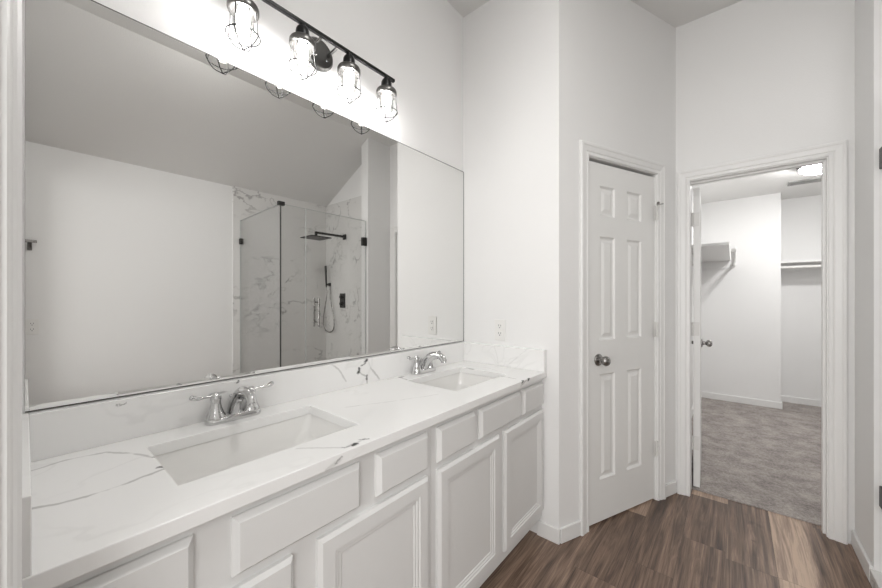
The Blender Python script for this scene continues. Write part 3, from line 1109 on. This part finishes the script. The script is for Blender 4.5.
for z in (1.86, 0.395):
    obj('wall_clamp', gbox(GXW - 0.014, GXW + 0.014, BY + 0.0115, BY + 0.055, z - 0.03, z + 0.03, 0.002), M['black_metal'], root)
for s in (-1, 1):
    bm = tube(BM(), [G(1.80, GY + s * 0.040, 0.975), G(1.80, GY + s * 0.040, 1.255)], 0.0095, 14)
    for z in (1.02, 1.21):
        tube(bm, [G(1.80, GY + s * 0.006, z), G(1.80, GY + s * 0.040, z)], 0.007, 10)
    obj('door_handle', bm, M['nickel'], root, 50)

TX = 2.539          # face of the end wall tile
root = thing('rain_shower_head', 'black square rain shower head on a straight wall arm', 'shower head', (TX, -1.11, 2.0))
obj('wall_flange', bx(BM(), -0.010, 0.0, -0.032, 0.032, -0.032, 0.032, 0.002), M['black_metal'], root)
bm = bx(BM(), -0.40, -0.008, -0.012, 0.012, -0.010, 0.014, 0.002)
bx(bm, -0.40, -0.376, -0.012, 0.012, -0.055, -0.010)
obj('arm', bm, M['black_metal'], root)
obj('head_plate', bx(BM(), -0.513, -0.263, -0.125, 0.125, -0.064, -0.054, 0.002), M['black_metal'], root)

root = thing('hand_shower', 'slim black hand shower with a looped hose', 'hand shower', (TX, -1.435, 1.42))
bm = bx(BM(), -0.012, 0.0, -0.022, 0.022, -0.022, 0.022, 0.002)
bx(bm, -0.055, -0.012, -0.012, 0.012, -0.012, 0.012, 0.002)
obj('wall_holder', bm, M['black_metal'], root)
bm = tube(BM(), [(-0.052, -0.0, -0.03), (-0.055, -0.004, 0.05), (-0.060, -0.006, 0.24)], [0.010, 0.012, 0.014], 14)
obj('wand', bm, M['black_metal'], root, 50)
pts = smooth_path([(-0.052, 0.0, -0.03), (-0.050, 0.01, -0.12), (-0.052, -0.03, -0.28), (-0.05, -0.075, -0.44), (-0.045, -0.06, -0.56), (-0.04, 0.03, -0.61), (-0.035, 0.13, -0.57), (-0.035, 0.14, -0.43), (-0.03, 0.07, -0.24), (-0.02, 0.035, -0.10), (-0.014, 0.02, -0.02)], 6)
obj('hose', tube(BM(), pts, 0.0065, 8), M['nickel'], root, 60)

root = thing('shower_valve', 'dark rectangular shower valve plate with two knobs', 'valve', (TX, -1.153, 1.215))
obj('valve_plate', bx(BM(), -0.008, 0.0, -0.055, 0.055, -0.09, 0.09, 0.002), M['plate_metal'], root)
for z in (-0.038, 0.045):
    bm = lathe(BM(), [(0.0, 0.0), (0.020, 0.0), (0.020, 0.03), (0.017, 0.034), (0.0, 0.034)], (-1, 0, 0), (-0.008, 0, z), 20, False)
    obj('valve_knob', bm, M['black_metal'], root, 40)

# ---------------------------------------------------------------- closet fittings
root = thing('closet_shelf', 'white shelf with a hanging rod on the left closet wall', 'closet shelf', (3.75, 0.345, 1.693))
obj('shelf_board', bx(BM(), 0.0, 1.70, -0.315, 0.0, 0.0, 0.024, 0.002), M['trim'], root)
bm = bx(BM(), 0.0, 1.70, -0.02, 0.0, -0.09, 0.0, 0.002)
bx(bm, 1.68, 1.70, -0.30, -0.02, -0.09, 0.0, 0.002)
obj('cleat', bm, M['trim'], root)
obj('hanging_rod', tube(BM(), [(0.0, -0.343, -0.048), (1.69, -0.343, -0.048)], 0.0165, 14), M['rod_white'], root, 50)
bm = lathe(BM(), [(0.0, 0.0), (0.03, 0.0), (0.03, 0.008), (0.018, 0.022), (0.0, 0.022)], (-1, 0, 0), (1.70, -0.343, -0.048), 16, False)
obj('rod_flange', bm, M['rod_white'], root, 40)
root = thing('closet_shelf', 'white shelf with a rod in the recess at the right of the closet', 'closet shelf', (5.85, -0.405, 1.648))
obj('shelf_board', bx(BM(), -0.29, 0.0, -0.895, 0.0, 0.0, 0.024, 0.002), M['trim'], root)
obj('cleat', bx(BM(), -0.02, 0.0, -0.895, 0.0, -0.09, 0.0, 0.002), M['trim'], root)
obj('hanging_rod', tube(BM(), [(-0.25, -0.89, -0.05), (-0.25, -0.005, -0.05)], 0.0165, 14), M['rod_white'], root, 50)

root = thing('ceiling_light', 'lit round flush light on the closet ceiling', 'light', (4.46, -0.59, 2.43))
bm = lathe(BM(), [(0.0, 0.0), (0.155, 0.0), (0.16, -0.010), (0.16, -0.034), (0.150, -0.037), (0.0, -0.034)], (0, 0, 1), (0, 0, 0), 40, False)
obj('light_base', bm, M['fixture_steel'], root, 40)
bm = lathe(BM(), [(0.146, -0.0375), (0.138, -0.054), (0.112, -0.070), (0.065, -0.080), (0.0, -0.084)], (0, 0, 1), (0, 0, 0), 40, False)
obj('glass_dome', bm, M['dome'], root, 60)

root = thing('ceiling_vent', 'slim white ceiling vent behind the closet light', 'vent', (5.06, -0.60, 2.43))
bm = BM()
bx(bm, -0.075, 0.075, -0.17, -0.15, -0.012, 0.0, 0.002)
bx(bm, -0.075, 0.075, 0.15, 0.17, -0.012, 0.0, 0.002)
bx(bm, -0.075, -0.055, -0.15, 0.15, -0.012, 0.0, 0.002)
bx(bm, 0.055, 0.075, -0.15, 0.15, -0.012, 0.0, 0.002)
obj('vent_frame', bm, M['vent_grey'], root)
obj('vent_duct', bx(BM(), -0.055, 0.055, -0.15, 0.15, -0.002, 0.0), M['grate'], root)
bm = BM()
for k in range(4):
    x = -0.042 + k * 0.028
    vs = [bm.verts.new(p) for p in ((x - 0.006, -0.15, -0.003), (x + 0.006, -0.15, -0.011), (x + 0.006, 0.15, -0.011), (x - 0.006, 0.15, -0.003))]
    bm.faces.new(vs)
    g = bmesh.ops.extrude_face_region(bm, geom=[bm.faces[-1]] if False else [f for f in bm.faces if all(v in vs for v in f.verts)])
    bmesh.ops.translate(bm, vec=(0, 0, 0.001), verts=[v for v in g['geom'] if isinstance(v, bmesh.types.BMVert)])
obj('louvre', bm, M['vent_grey'], root)
